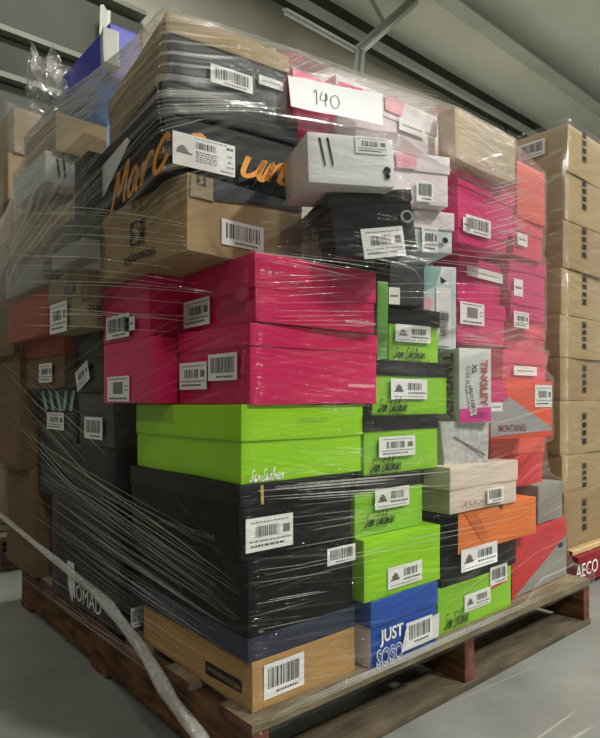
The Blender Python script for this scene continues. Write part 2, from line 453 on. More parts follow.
b = box('B3', (355, 478, 536), 0, 424, ('y', .0), LIM2, lid=BLG, seam=493, on='B2', dL=.3,
        label='green shoe box with black lid and signature, on the bright lime box')
label(b, 'R', 391, 497, 34, 20, 4, 'shoe'); script(b, 'R', SAM, 378, 518, 30, 15, 2, INK, .17)
b = box('B4', (364, 416, 477), 0, 439, ('y', -.005), LIM2, lid=BLG, seam=432, on='B3', dL=.3,
        label='green signature shoe box with black lid, beside the wide lime box')
label(b, 'R', 396, 446, 36, 20, 1, 'info'); script(b, 'R', SAM, 384, 464, 31, 16, 2, INK, .17)
b = box('B5', (373, 359, 416), 0, 448, ('y', .005), LIM2, lid=BLG, seam=375, on='B4', dL=.3,
        label='green signature shoe box with black lid, left of the white lettered carton')
label(b, 'R', 408, 389, 36, 20, -2, 'shoe'); script(b, 'R', SAM, 391, 405, 30, 15, 2, INK, .17)
b = box('B6g', (377, 272, 345), 0, 388, ('y', .03), GRN, on='B5', dL=.25, yaw=-20, zt=.949,
        label='narrow upright mid green box end squeezed between magenta and charcoal boxes')
b = box('B6', (389, 306, 359), 0, 440, ('y', .015), LIM2, lid=BLG, seam=323, on='B5', dL=.13, yaw=-8,
        label='topmost green signature shoe box, shoe picture on its label, black lid')
label(b, 'R', 412, 334, 35, 17, -2, 'shoe'); script(b, 'R', SAM, 408, 353, 32, 12, -2, INK, .17)
b = box('B7', (390, 264, 307), 0, 424, ('y', .03), CHR, on='B6', dL=.28, yaw=-20,
        label='charcoal grey shoe box under the glossy black box with a small white label')
label(b, 'R', 394, 296, 11, 17, 0, 'plain')
b = box('E4', (336, 194, 267), 303, 421, ('y', -.06), BLG, lid=BLG, seam=207, yaw=-24, roll=9, on='A6', dL=None,
        label='glossy black shoe box with ringed finger hole and large white label, tilted')
label(b, 'R', 382.5, 243, 42, 30, 1, 'info'); disc(b, 'R', 406, 217, 4.5, BLK, GRT)
b = box('E3', (309, 132, 194), 286, 395, ('y', -.07), WHT, yaw=-22, roll=3, on='E4',
        label='white shoe box with two black slashes and a footprint mark, on the glossy black box')
b.off = .002
for px in (322, 330):
    poly(b, 'R', [(px-4, 138), (px-2, 138), (px+3.5, 165), (px+2.5, 167)], INK, name='printed_stripe')
disc(b, 'R', 386.5, 171, 3.6, INK, name='printed_mark'); disc(b, 'R', 387, 177, 2.6, INK, name='printed_mark')
label(b, 'R', 371, 146, 32, 17, 0, 'info')
b = box('E2', (293, 68, 132), 0, 334, ('y', .05), PNK, dL=.25, yaw=-4,
        label='magenta box half hidden behind the handwritten paper, above the white slashed box')
b = box('C0', (438, 571, 636), 0, 511, ('y', .0), LIM2, on=DK+.001, dL=.3, zt=world(438, 590, onplane(438, 'y', 0)).z,
        label='green signature shoe box lying on the pallet deck beside the blue box')
b.off = .002
label(b, 'R', 477, 599, 26, 17, 18, 'shoe'); label(b, 'R', 498, 574, 17, 18, 14, 'bar'); script(b, 'R', SAM, 456, 617, 24, 18, 14, INK, .12)
poly(b, 'R', [(489, 586), (507, 577), (507, 580), (489, 590)], RED, name='printed_strip')
b = box('C0b', (441, 556, 590), 0, 516, ('y', .0), BLS, on='C0', dL=.3, zt=world(441, 557, onplane(441, 'y', 0)).z,
        label='flat black box squeezed between the orange box and the green box on the deck')
b = box('CO', (458, 513, 557), 441, 536, ('y', -.02), ORG, on='C0b', dL=.25, facemat={'L': BLK},
        label='orange shoe box with torn flap and black side, above the flat black box')
b.off = .002
poly(b, 'R', [(463, 512), (482, 542), (488, 536), (476, 511)], mat('orange_flap', '#cf6a2c', .5), name='torn_flap')
poly(b, 'R', [(497, 505), (503, 503), (501, 509)], INK, name='printed_mark')
def tagline(b): pass
label(b, 'R', 479, 556, 36, 22, 8, 'shoe', name='hanging_label')
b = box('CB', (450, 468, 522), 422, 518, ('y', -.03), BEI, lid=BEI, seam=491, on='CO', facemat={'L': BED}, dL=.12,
        label='pale beige shoe box with overhanging lid and barcode, above the orange box')
label(b, 'R', 494, 494.5, 16, 15, 6, 'bar'); text(b, 'R', 'FLEXI', 474, 502, 22, 4, 4, INKG)
b = box('CW', (441, 422, 466), 0, 488, ('y', .02), mat('crumpled_print', '#cfcfca', .5, .4, .02, 70, col2='#a9a9a6'), yaw=-14, dL=.2, amp=.009, label='crumpled white printed carton with a dark scribble under the lettered carton',
        name='crumpled_carton', cat='carton')
b.off = .004
poly(b, 'R', [(452, 437), (453, 436), (484, 454), (483, 456)], INKG, name='printed_mark')
b = box('CT', (459, 348, 423), 438, 491, ('y', .0), WHT, yaw=-22, dL=.2, name='glove_carton', cat='carton',
        label='white upright carton with maroon capital lettering and hot pink band at its base')
b.off = .002
poly(b, 'R', [(459, 409), (491, 407), (491, 421), (459, 423)], INKP, name='printed_band')
text(b, 'R', 'TINGLEY', 483.5, 383, 7, 46, -90, INKR, bold=.03, swap=True)
text(b, 'R', 'XL', 474, 369, 5, 10, -90, INK, swap=True, bold=.02); text(b, 'R', 'KNEE BOOT', 467.5, 380, 4, 28, -90, INKG, swap=True)
text(b, 'L', 'TINGLEY', 449, 386, 10, 66, -90, INKT, bold=.03, swap=True)
label(b, 'R', 471, 399, 28, 8, -80, 'bar'); text(b, 'R', 'CHERRY', 478, 415, 18, 6, 0, INKT)
b = box('C3', (423, 265, 348), 0, 456, ('y', .01), WHB, dL=.27, yaw=-24,
        label='tall white box with teal blots and upright barcode, lowest of the white stack')
b.off = .002
label(b, 'R', 443, 317, 15, 58, 0, 'plain'); label(b, 'R', 443, 325, 24, 10, 90, 'bar')
poly(b, 'R', [(423, 300), (431, 296), (434, 304), (430, 310), (423, 309)], PSK, name='printed_blot')
poly(b, 'R', [(423, 265), (441, 267), (436, 285), (424, 290)], TEA, name='printed_blot')
poly(b, 'R', [(440, 277), (446, 281), (441, 284)], INK, name='printed_mark')
b = box('C2', (414, 209, 263), 0, 454, ('y', .0), WHB, lid=WHP, seam=227, dL=.27, yaw=-24, on='C3',
        label='white and teal box with black finger hole, third in the narrow white stack')
label(b, 'R', 429, 240, 16, 26, 0, 'info'); disc(b, 'R', 444, 241, 3, INK)
b = box('C1', (390, 150, 206), 0, 450, ('y', .0), WHP, lid=WHP, seam=168, dL=.27, yaw=-24, on='C2',
        label='white box with pink patch and barcode, second in the narrow white stack')
label(b, 'R', 424, 192, 17, 21, 0, 'bar'); poly(b, 'R', [(394, 153), (417, 155), (415, 170), (396, 168)], PSK, name='printed_blot')
b = box('E1', (336, 74, 148), 0, 437, ('y', .035), WHP, lid=WHP, seam=97, dL=.27, yaw=-4, on='C1',
        label='white box with pale pink blots on the top row, right of the handwritten paper')
poly(b, 'R', [(384, 92), (404, 100), (400, 117), (384, 110)], PSK, name='printed_blot'); label(b, 'R', 411, 129, 26, 12, -6, 'plain')
poly(b, 'R', [(337, 82), (362, 90), (360, 95), (337, 88)], PNK, name='printed_blot')
# ---- third column on the right-hand face
YD = 0.0
PB = [('P1', 168, 212, PNL, 'topmost left rose box under the plain kraft box at the right'),
      ('P2', 212, 254, PNL, 'rose box with a tilted barcode label, second of the left rose stack'),
      ('P3', 254, 298, PNL, 'rose box crossed by a white shine and label strip, third of the left rose stack'),
      ('P4', 298, 345, PNL, 'rose box with square dotted label, just above the lettered carton'),
      ('P5', 345, 395, PNL, 'rose box mostly hidden behind the lettered carton')]
for i, (k, yt, yb_, m, lb) in reversed(list(enumerate(PB))):
    yw = (2, -3, 1, -2, 0)[i]
    bb = box(k, (458, yt, yb_), 0, (515, 508, 502, 506, 503)[i], ('y', (.02, .0, .015, .0, .03)[i]), m, lid=m if i != 4 else None, seam=yt+16, yaw=yw, dL=.3, label=lb, on=None if i == 4 else 'P%d' % (i+2))
label(BX['P2'], 'R', 477, 227, 25, 18, -12, 'bar'); label(BX['P2'], 'R', 465, 225, 7, 14, -8, 'plain')
label(BX['P3'], 'R', 484, 275, 36, 10, -6, 'plain'); label(BX['P4'], 'R', 471, 314, 24, 22, -8, 'qr')
b = box('D1', (455, 107, 168), 438, 515, ('y', -.01), KR2, on='P1', name='cardboard_box', cat='cardboard box',
        label='plain kraft box on the top row at the right, over the rose boxes')
b = box('DS', (512, 541, 600), 0, 566, ('y', .02), RED, on=DK+.001, dL=.3, yaw=3, zt=.322,
        label='red shoe box with a light grey slanted panel, at the right end of the deck')
poly(b, 'R', [(513, 598), (566, 574), (566, 534)], GRL, name='printed_panel'); disc(b, 'R', 560, 545, 2.5, BLS)
b = box('DS2', (538, 497, 541), 0, 562, ('y', .03), GRL, lid=None, on='DS', dL=.28, yaw=3, amp=.004,
        label='pale grey crumpled box above the red and grey shoe box, right of the orange box', zt=.438)
b = box('DR', (490, 437, 497), 0, 545, ('y', .0), RED, on=.4405, lid=COR, seam=458, dL=.3, amp=.004, label='red shoe box behind the beige lid, crushed and wrinkled at its right end')
b = box('DM', (490, 380, 437), 482, 552, ('y', -.015), ORR, on='DR', yaw=-8, dL=.25,
        label='orange and grey shoe box with a slanted colour split, on the red boxes')
poly(b, 'R', [(490, 412), (509, 397), (551, 427), (551, 430), (490, 437)], GRT)
poly(b, 'R', [(490, 380), (503, 381), (508, 397), (490, 412)], PNL)
text(b, 'R', 'MONTAINES', 512, 428, 27, 7, 3, INKT, bold=.01); label(b, 'R', 543, 396, 17, 22, -3, 'info'); label(b, 'R', 496, 407, 12, 9, -3, 'plain')
QB = [('Q1', 160, 212, COR, 'coral red box behind the plain kraft box, topmost at the right end'),
      ('Q2', 216, 256, PNC, 'pink box with small white label flap, second in the right end stack'),
      ('Q3', 256, 290, PNL, 'pink box with narrow upright label, third in the right end stack'),
      ('Q4', 290, 322, PNL, 'pink box with small square label, fourth in the right end stack'),
      ('Q5', 322, 350, PNC, 'pink box with finger notch, fifth in the right end stack'),
      ('Q6', 350, 379, PNC, 'pink box with wide low white label, just above the orange and grey box')]
for i, (k, yt, yb_, m, lb) in reversed(list(enumerate(QB))):
    bb = box(k, ((517, 514, 509, 511, 505, 503)[i], yt, yb_), 0, (545, 543, 546, 545, 545, 547)[i], ('y', (.03, .01, .02, .01, .0, -.01)[i]), m, lid=m if i != 0 else None, seam=yt+13, dL=.3, yaw=(0, 1, -2, 0, 1, -1)[i], label=lb, on='DM' if i == 5 else 'Q%d' % (i+2))
label(BX['Q3'], 'R', 517, 288, 9, 17, 0, 'plain'); label(BX['Q4'], 'R', 520, 324-4, 15, 16, -4, 'info'); label(BX['Q6'], 'R', 524, 371, 23, 9, -2, 'plain')
label(BX['Q2'], 'R', 521, 240, 10, 12, 0, 'plain')
# ================================================================== the left-hand face beyond the near column
b = box('L1', (121, 519, 637), 52, 0, 1.392, BLK, on=DK+.001, dR=.3, name='boot_box',
        label='tall black boot box with white capital lettering, low on the left face')
b.off = .002
text(b, 'L', 'NOMAD', 86, 597, 31, 17, 0, INKW)
poly(b, 'L', [(68, 560), (75, 563), (76, 585), (73, 604), (69, 585)], PAP, name='torn_label')
label(b, 'R', 136, 617, 11, 20, 0, 'bar')
b = box('L2', (116, 450, 519), 38, 0, ('x', -.03), BLS, on='L1', dR=.27,
        label='large black box with a grey slanted print, on the tall black boot box')
b.off = .002
poly(b, 'L', [(42, 462), (55, 466), (82, 490), (110, 518), (90, 508), (42, 478)], CHR); text(b, 'L', 'MAURICES', 54, 481, 24, 6, -14, INKG)
b = box('L3', (113, 392, 450), 78, 0, ('x', -.035), GRY, lid=GRY, seam=414, on='L2', dR=.25, label='grey shoe box with faint four letter name, left of the wide lime box')
text(b, 'L', 'KORC', 92, 402, 13, 6, 0, INKG); label(b, 'L', 95, 428, 18, 22, -3, 'bar')
b = box('L4b', (77, 412, 446), 38, 0, ('x', -.045), BLK, on='L2', dR=.2, label='flat black box with a pale label under the zigzag patterned box')
b.off = .002
label(b, 'L', 56, 421, 17, 17, -4, 'info')
b = box('L4', (77, 388, 412), 38, 0, ('x', -.05), BLK, on='L4b', dR=.2, label='shoe box with teal and black zigzag stripes, left of the grey named box')
b.off = .002
for k in range(5):
    x = 42+k*7
    poly(b, 'L', [(x, 391), (x+3, 391), (x+7, 412), (x+4, 412)] if k < 3 else [(x+3, 391), (x+6, 391), (x+3, 412), (x, 412)], TEA, name='printed_stripe')
b = box('L6', (104, 330, 390), 0, 0, ('x', -.04), BLK, lid=BLS, seam=357, on='L3', dR=.24, dL=.3, label='black shoe box with a crooked white label, left of the magenta boxes')
label(b, 'L', 84, 376, 13, 20, 21, 'info')
b = box('L7', (64, 336, 390), 24, 0, ('x', -.06), KRB, lid=BRD, seam=353, on='L4', dR=.2, label='brown box with a brick red lid and pale label, left of the crooked label box')
label(b, 'L', 47, 373, 13, 19, -3, 'info')
b = box('L8', (80, 267, 330), 48, 104, ('x', -.12), KR3, lid=KR3, seam=294, on='L6', dR=.2, dL=None, yaw=0, label='taupe shoe box with small purple tag and white label, upper middle of the left face')
label(b, 'L', 60, 318, 17, 30, 6, 'info'); poly(b, 'L', [(66, 286), (75, 283), (75, 292), (66, 296)], NVY, name='printed_tag'); text(b, 'R', 'THE', 94, 309, 14, 7, 0, INK, bold=.02)
poly(b, 'L', [(56, 274), (62, 272), (59, 281)], INK, name='printed_mark')
b = box('L7b', (47, 285, 336), 8, 62, ('x', -.14), BRD, on='L7', dR=.15, label='dark red box seen dimly through the film, above the brick red lid')
b = box('L7c', (42, 240, 285), 6, 70, ('x', -.14), GRL, on='L7b', dR=.18, zt=1.078, label='pale taupe box seen through the film, left of the purple tagged box')
b = box('L9', (81, 213, 267), 0, 102, ('x', -.14), GRL, lid=GRY, seam=236, on='L8', dL=.2, label='grey shoe box with a light edge, left of the brown boot box')
b = box('L9b', (50, 192, 240), 10, 84, ('x', -.15), KR3, on='L7c', dR=.16, label='grey brown box seen through the film, under the slashed white box of the left face')
b = box('L11', (45, 150, 192), 14, 87, ('x', -.17), WHT, on='L9b', dR=None, label='white shoe box with two black slashes on the upper left face, under film')
b.off = .002
for px in (57, 63): poly(b, 'R', [(px-1, 158), (px+1, 159), (px+3, 178), (px+1, 177)], INK, name='printed_stripe')
b = box('L12', (88, 150, 213), 0, 0, ('x', -.12), BLS, on='L9', dR=.08, dL=.08, label='dark green black shoe box with a pale label, left of the orange lettered box')
b.off = .002
b = box('L13', (56, 112, 150), 26, 82, ('x', -.15), KR2, on='L11', dR=.12, label='plain tan box on the upper left face, above the slashed white box')
b = box('L14', (90, 100, 150), 60, 0, ('x', -.11), BLL, on='L12', dR=.12, label='pale blue box seen through the film, upper left behind the topmost kraft box')
# ---- boxes at the far lower left
b = box('F1', (34, 470, 590), 0, 0, ('x', -.05), KRB, on=DK+.001, dR=.3, dL=.3, name='cardboard_box', cat='cardboard box', label='dark brown carton at the far lower left of the pallet, behind the boot box')
b = box('F2', (20, 355, 470), 0, 0, ('x', -.08), KRB, on='F1', dR=.3, dL=.33, name='cardboard_box', cat='cardboard box', label='brown carton at the left edge, on the dark brown carton')
b = box('F3', (14, 235, 355), 0, 0, ('x', -.11), KRB, on='F2', dR=.3, dL=.3, name='cardboard_box', cat='cardboard box', label='brown carton at the left edge, highest of the three brown cartons')
# ---- boxes lying on top
b = box('T1', (110, 22, 70), 62, 141, 1.42, PUR, on='L14', dL=None, yaw=0, label='blue and purple box standing up above the film at the top left')
b = box('T2', (104, 26, 60), 98, 120, 1.36, mat('pale_flap', '#babab2', .5, .4, .05, 20), on='L14', amp=.003, dL=.03, yaw=-10, label='small pale grey box end wedged against the purple box on top')
if __name__ == '__main__' and 0: pass
# ------------------------------------------------------------------ stretch film: a taut skin around the footprints at each height
CX, CY = .45, .5
def hull2(P):
    P = sorted(set(P))
    def half(P):
        H = []
        for p in P:
            while len(H) > 1 and (H[-1][0]-H[-2][0])*(p[1]-H[-2][1])-(H[-1][1]-H[-2][1])*(p[0]-H[-2][0]) <= 0: H.pop()
            H.append(p)
        return H[:-1]
    return half(P)+half(P[::-1])
def foot(b):
    return [tuple((b.M @ Vector((x, y, 0))).to_2d()) for x in (0, b.w) for y in (0, b.d)]
WR = [b for k, b in BX.items() if k[0] not in 'TNK']
NA = 260; Z0, Z1, NZ = .122, 1.385, 66
# angles dense towards the two seen faces
def angs():
    A = []
    for i in range(NA):
        A.append(math.tau*i/NA)
    return A
AN = angs()
def raycast(H, a):
    dx, dy = math.cos(a), math.sin(a); best = .01
    for (x0, y0), (x1, y1) in zip(H, H[1:]+H[:1]):
        ex, ey = x1-x0, y1-y0; den = dx*ey-dy*ex
        if abs(den) < 1e-9: continue
        t = ((x0-CX)*ey-(y0-CY)*ex)/den; s = ((x0-CX)*dy-(y0-CY)*dx)/den
        if -1e-6 <= s <= 1+1e-6 and t > best: best = t
    return best
RAW = []
for j in range(NZ+1):
    z = Z0+(Z1-Z0)*j/NZ; pts = [(.95, 1.15), (.9, .2)] if z < 1.3 else []
    for b in WR:
        if b.zb-.02 <= z <= b.zt+.02: pts += foot(b)
    if z < .17: pts += [(-.03, -.035), (1.29, -.035), (1.29, 1.28), (-.03, 1.28)]
    H = hull2([(round(x, 4), round(y, 4)) for x, y in pts])
    RAW.append([raycast(H, a) for a in AN])
RR = []
for j in range(NZ+1):
    row = []
    for i in range(NA):
        s = w = 0
        for k in range(-4, 5):
            jj = min(NZ, max(0, j+k)); g = math.exp(-k*k/8); s += RAW[jj][i]*g; w += g
        row.append(max(s/w, RAW[j][i])+.007)
    RR.append(row)
def rad(a, z):
    fi = (a % math.tau)/math.tau*NA; i = int(fi) % NA; u = fi-int(fi)
    fj = max(0, min(NZ-.001, (z-Z0)/(Z1-Z0)*NZ)); j = int(fj); v = fj-j
    g = lambda ii, jj: RR[min(jj, NZ)][ii % NA]
    return (g(i, j)*(1-u)+g(i+1, j)*u)*(1-v)+(g(i, j+1)*(1-u)+g(i+1, j+1)*u)*v
def skin(x, y, z, off=.002):
    a = math.atan2(y-CY, x-CX); r = rad(a, z)+off
    return Vector((CX+r*math.cos(a), CY+r*math.sin(a), z))
def film_mat(name, base, gain, rope=False, seed=0):
    m = bpy.data.materials.new(name); m.use_nodes = True
    nt = m.node_tree; N = nt.nodes; L = nt.links; N.clear()
    out = N.new('ShaderNodeOutputMaterial'); tr = N.new('ShaderNodeBsdfTransparent'); tr.inputs[0].default_value = (.965, .965, .96, 1)
    pr = N.new('ShaderNodeBsdfPrincipled'); pr.inputs['Base Color'].default_value = (.7, .68, .62, 1); pr.inputs['Roughness'].default_value = .24
    pr.inputs['Specular IOR Level'].default_value = .9
    gl = N.new('ShaderNodeBsdfGlossy'); gl.inputs['Roughness'].default_value = .11; gl.inputs['Color'].default_value = (1, 1, 1, 1)
    mx = N.new('ShaderNodeMixShader'); m2 = N.new('ShaderNodeMixShader')
    def math_(op, a, b_=None, clamp=False):
        n = N.new('ShaderNodeMath'); n.operation = op; n.use_clamp = clamp
        for i, v in enumerate((a, b_)):
            if v is None: continue
            if isinstance(v, (int, float)): n.inputs[i].default_value = v
            else: L.new(v, n.inputs[i])
        return n.outputs[0]
    if rope:
        tc = N.new('ShaderNodeTexCoord'); nz = N.new('ShaderNodeTexNoise'); nz.inputs['Scale'].default_value = 60
        L.new(tc.outputs['Object'], nz.inputs['Vector']); fac = math_('ADD', math_('MULTIPLY', nz.outputs[0], gain), base, True)
        bp = N.new('ShaderNodeBump'); bp.inputs['Strength'].default_value = .6; bp.inputs['Distance'].default_value = .004; L.new(nz.outputs[0], bp.inputs['Height'])
        L.new(bp.outputs[0], pr.inputs['Normal']); L.new(bp.outputs[0], gl.inputs['Normal'])
    else:
        uv = N.new('ShaderNodeUVMap'); uv.uv_map = 'UVMap'
        def streak(rot, sx, sy, lo, hi, off=0):
            mp = N.new('ShaderNodeMapping'); mp.vector_type = 'TEXTURE'
            mp.inputs['Rotation'].default_value = (0, 0, math.radians(rot)); mp.inputs['Location'].default_value = (off, off*.7, 0); mp.inputs['Scale'].default_value = (1/sx, 1/sy, 1)
            L.new(uv.outputs[0], mp.inputs['Vector'])
            nz = N.new('ShaderNodeTexNoise'); nz.inputs['Scale'].default_value = 1; nz.inputs['Detail'].default_value = 3; nz.inputs['Roughness'].default_value = .6
            L.new(mp.outputs[0], nz.inputs['Vector'])
            mr = N.new('ShaderNodeMapRange'); mr.inputs['From Min'].default_value = lo; mr.inputs['From Max'].default_value = hi
            L.new(nz.outputs[0], mr.inputs['Value']); return mr.outputs[0], nz.outputs[0]
        sp = N.new('ShaderNodeSeparateXYZ'); L.new(uv.outputs[0], sp.inputs[0])
        U, V = sp.outputs[0], sp.outputs[1]
        def ramp(v, a, b_):
            mr = N.new('ShaderNodeMapRange'); mr.inputs['From Min'].default_value = a; mr.inputs['From Max'].default_value = b_
            mr.interpolation_type = 'SMOOTHSTEP'; L.new(v, mr.inputs['Value']); return mr.outputs[0]
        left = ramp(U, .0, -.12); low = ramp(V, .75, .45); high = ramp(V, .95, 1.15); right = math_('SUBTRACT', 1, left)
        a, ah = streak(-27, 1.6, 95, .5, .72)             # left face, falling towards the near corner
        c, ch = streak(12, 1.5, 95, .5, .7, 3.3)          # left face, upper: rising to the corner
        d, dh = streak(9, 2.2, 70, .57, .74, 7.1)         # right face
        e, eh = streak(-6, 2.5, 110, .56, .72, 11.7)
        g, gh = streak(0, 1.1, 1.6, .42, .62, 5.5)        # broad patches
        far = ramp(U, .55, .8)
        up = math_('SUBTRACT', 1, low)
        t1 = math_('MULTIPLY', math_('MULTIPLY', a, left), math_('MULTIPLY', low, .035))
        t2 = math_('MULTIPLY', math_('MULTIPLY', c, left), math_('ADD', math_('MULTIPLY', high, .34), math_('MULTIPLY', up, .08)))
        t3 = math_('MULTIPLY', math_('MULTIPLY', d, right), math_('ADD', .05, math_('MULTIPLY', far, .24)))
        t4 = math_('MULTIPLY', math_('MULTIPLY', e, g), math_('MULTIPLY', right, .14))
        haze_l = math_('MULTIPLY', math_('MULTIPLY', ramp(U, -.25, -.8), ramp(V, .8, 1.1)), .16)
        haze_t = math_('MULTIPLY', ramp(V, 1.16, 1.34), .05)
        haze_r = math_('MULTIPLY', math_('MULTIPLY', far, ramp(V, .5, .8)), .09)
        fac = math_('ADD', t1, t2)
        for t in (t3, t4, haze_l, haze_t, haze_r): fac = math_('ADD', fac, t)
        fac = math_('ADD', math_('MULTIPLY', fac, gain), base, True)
        hgt = math_('ADD', math_('MULTIPLY', math_('ADD', dh, eh), right), math_('MULTIPLY', math_('ADD', math_('MULTIPLY', ah, low), ch), left))
        bp = N.new('ShaderNodeBump'); bp.inputs['Strength'].default_value = .8; bp.inputs['Distance'].default_value = .009; L.new(hgt, bp.inputs['Height'])
        L.new(bp.outputs[0], pr.inputs['Normal']); L.new(bp.outputs[0], gl.inputs['Normal'])
    L.new(fac, mx.inputs[0]); L.new(tr.outputs[0], mx.inputs[1]); L.new(pr.outputs[0], mx.inputs[2])
    fr = N.new('ShaderNodeFresnel'); fr.inputs[0].default_value = 1.45
    if not rope: L.new(bp.outputs[0], fr.inputs['Normal'])
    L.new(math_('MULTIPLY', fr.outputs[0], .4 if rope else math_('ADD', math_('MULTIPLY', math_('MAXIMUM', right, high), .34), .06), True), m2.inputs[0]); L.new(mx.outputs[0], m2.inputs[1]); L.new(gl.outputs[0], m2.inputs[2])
    L.new(m2.outputs[0], out.inputs[0])
    return m
FM = film_mat('stretch_film', .004, 1.0); FR = film_mat('bunched_film', .12, .5, True); FS = film_mat('film_strand', -.02, .45, True)
bm = bmesh.new(); uvl = bm.loops.layers.uv.new('UVMap'); V = []
u_of = []
for i in range(NA):
    a = AN[i]; x, y = CX+math.cos(a)*.65, CY+math.sin(a)*.65
    p = skin(CX+math.cos(a), CY+math.sin(a), .8, 0)
    # signed distance from the near corner: +x along the right face, -y along the left face
    u_of.append(p.x-p.y)
for j in range(NZ+3):
    row = []
    for i in range(NA):
        a = AN[i]
        if j <= NZ:
            z = Z0+(Z1-Z0)*j/NZ; r = RR[j][i]; n = noise.noise(Vector((u_of[i]*5, z*14, 2)))*.003+noise.noise(Vector((u_of[i]*14, z*40, 5)))*.0012
            r += n
        else:
            z = Z1+.008*(j-NZ); r = RR[NZ][i]-.03*(j-NZ)**2
        row.append(bm.verts.new((CX+r*math.cos(a), CY+r*math.sin(a), z)))
    V.append(row)
for j in range(NZ+2):
    for i in range(NA):
        i2 = (i+1) % NA; f = bm.faces.new((V[j][i], V[j][i2], V[j+1][i2], V[j+1][i])); f.smooth = True
        for lp, ii in zip(f.loops, (i, i2, i2, i)): lp[uvl].uv = (u_of[ii], lp.vert.co.z)
fo = link('stretch_film', mesh_of(bm, smooth=True), FM)
tag(fo, 'clear stretch film wrapped around the whole pallet of shoe boxes, streaked and wrinkled', 'plastic film')
# strands and creases drawn tight in the film
def strand_pts(p, q, face, val, n=26, sag=0, off=.0035):
    P = []
    A = world(p[0], p[1], onplane(p[0], face, val)); B = world(q[0], q[1], onplane(q[0], face, val))
    for k in range(n+1):
        t = k/n; c = A.lerp(B, t); c.z -= sag*math.sin(math.pi*t)
        if c.z < Z0: c.z = Z0
        P.append(skin(c.x, c.y, c.z, off))
    return P
def ribbon(bm, P, w):
    vs = []
    for i, p in enumerate(P):
        d = (P[min(i+1, len(P)-1)]-P[max(i-1, 0)]).normalized(); o = Vector((p.x-CX, p.y-CY, 0)).normalized()
        s = d.cross(o).normalized(); t = w*(.35+.65*math.sin(math.pi*(i+.5)/len(P)))*.5
        vs.append([bm.verts.new(p+s*t), bm.verts.new(p+o*t*.6), bm.verts.new(p-s*t)])
    for a, c in zip(vs, vs[1:]):
        for k in range(2): bm.faces.new((a[k], a[k+1], c[k+1], c[k]))
rnd = random.Random(11); bm = bmesh.new()
def fan2(*a, **k): fan(*a, **k)
def fan(n, pa, pb, qa, qb, face, val, w0, w1, sag=0):
    for k in range(n):
        t = (k+rnd.random())/n; e = rnd.uniform(-.09, .09)
        p = (pa[0]+(pb[0]-pa[0])*t, pa[1]+(pb[1]-pa[1])*t); t2 = min(1, max(0, t+e)); q = (qa[0]+(qb[0]-qa[0])*t2, qa[1]+(qb[1]-qa[1])*t2)
        s0 = rnd.uniform(0, .35); s1 = rnd.uniform(.65, 1)
        p2 = (p[0]+(q[0]-p[0])*s0, p[1]+(q[1]-p[1])*s0); q2 = (p[0]+(q[0]-p[0])*s1, p[1]+(q[1]-p[1])*s1)
        ribbon(bm, strand_pts(p2, q2, face, val, sag=sag), rnd.uniform(w0, w1))
fan(54, (4, 400), (16, 590), (246, 600), (190, 712), 'x', -.05, .0005, .0014)
fan(26, (40, 430), (60, 540), (240, 560), (246, 690), 'x', -.03, .0005, .0013)
fan(34, (30, 215), (50, 130), (100, 150), (155, 40), 'x', -.11, .001, .003)
fan(18, (20, 200), (24, 330), (230, 215), (200, 330), 'x', -.1, .0008, .002)
fan(14, (10, 330), (20, 420), (110, 440), (100, 520), 'x', -.05, .001, .003)
fan(14, (200, 75), (300, 105), (300, 110), (440, 150), 'y', -.01, .0008, .0024)
fan(16, (455, 160), (455, 250), (545, 140), (545, 225), 'y', -.01, .001, .003)
fan(10, (460, 110), (455, 160), (516, 150), (515, 200), 'y', -.01, .001, .0022)
fan(8, (250, 500), (250, 600), (430, 480), (440, 545), 'y', -.01, .0008, .002)
fan(10, (260, 270), (260, 330), (375, 270), (375, 330), 'y', -.01, .0006, .0015)
fan(12, (250, 719), (252, 726), (575, 577), (575, 582), 'y', -.035, .001, .003)
fan(8, (330, 260), (330, 300), (545, 250), (545, 300), 'y', -.01, .001, .0025)
cr0 = None
cr = link('film_creases', mesh_of(bm, smooth=True), FS, fo); tag(cr, kind='stuff')
rnd = random.Random(5); bm = bmesh.new()  # white highlights on the film, shaped as paler strands
fan(11, (242, 488), (242, 506), (440, 468), (442, 490), 'y', -.01, .0008, .0028)
fan(9, (256, 252), (254, 262), (376, 278), (378, 296), 'y', -.0, .0006, .0016)
fan(7, (330, 232), (330, 258), (420, 262), (430, 300), 'y', -.03, .0006, .0018)
fan(12, (455, 190), (452, 260), (545, 165), (545, 235), 'y', -.01, .0012, .0045)
fan(7, (462, 110), (460, 150), (516, 156), (516, 196), 'y', -.01, .001, .003)
fan(8, (440, 330), (440, 352), (500, 338), (500, 350), 'y', -.01, .0008, .002)
fan(9, (160, 84), (165, 100), (300, 108), (300, 122), 'y', .05, .0006, .0022)
fan(10, (280, 52), (290, 70), (437, 98), (437, 125), 'y', .02, .0005, .0015)
fan(4, (356, 540), (356, 560), (540, 500), (540, 530), 'y', -.01, .0005, .0016)
fan(14, (50, 150), (62, 118), (150, 62), (160, 30), 'x', -.11, .0008, .0028)
fan(6, (248, 570), (248, 640), (330, 560), (340, 610), 'y', -.01, .0006, .0018)
cr = link('film_highlight_creases', mesh_of(bm, smooth=True), FR, fo); tag(cr, kind='stuff')
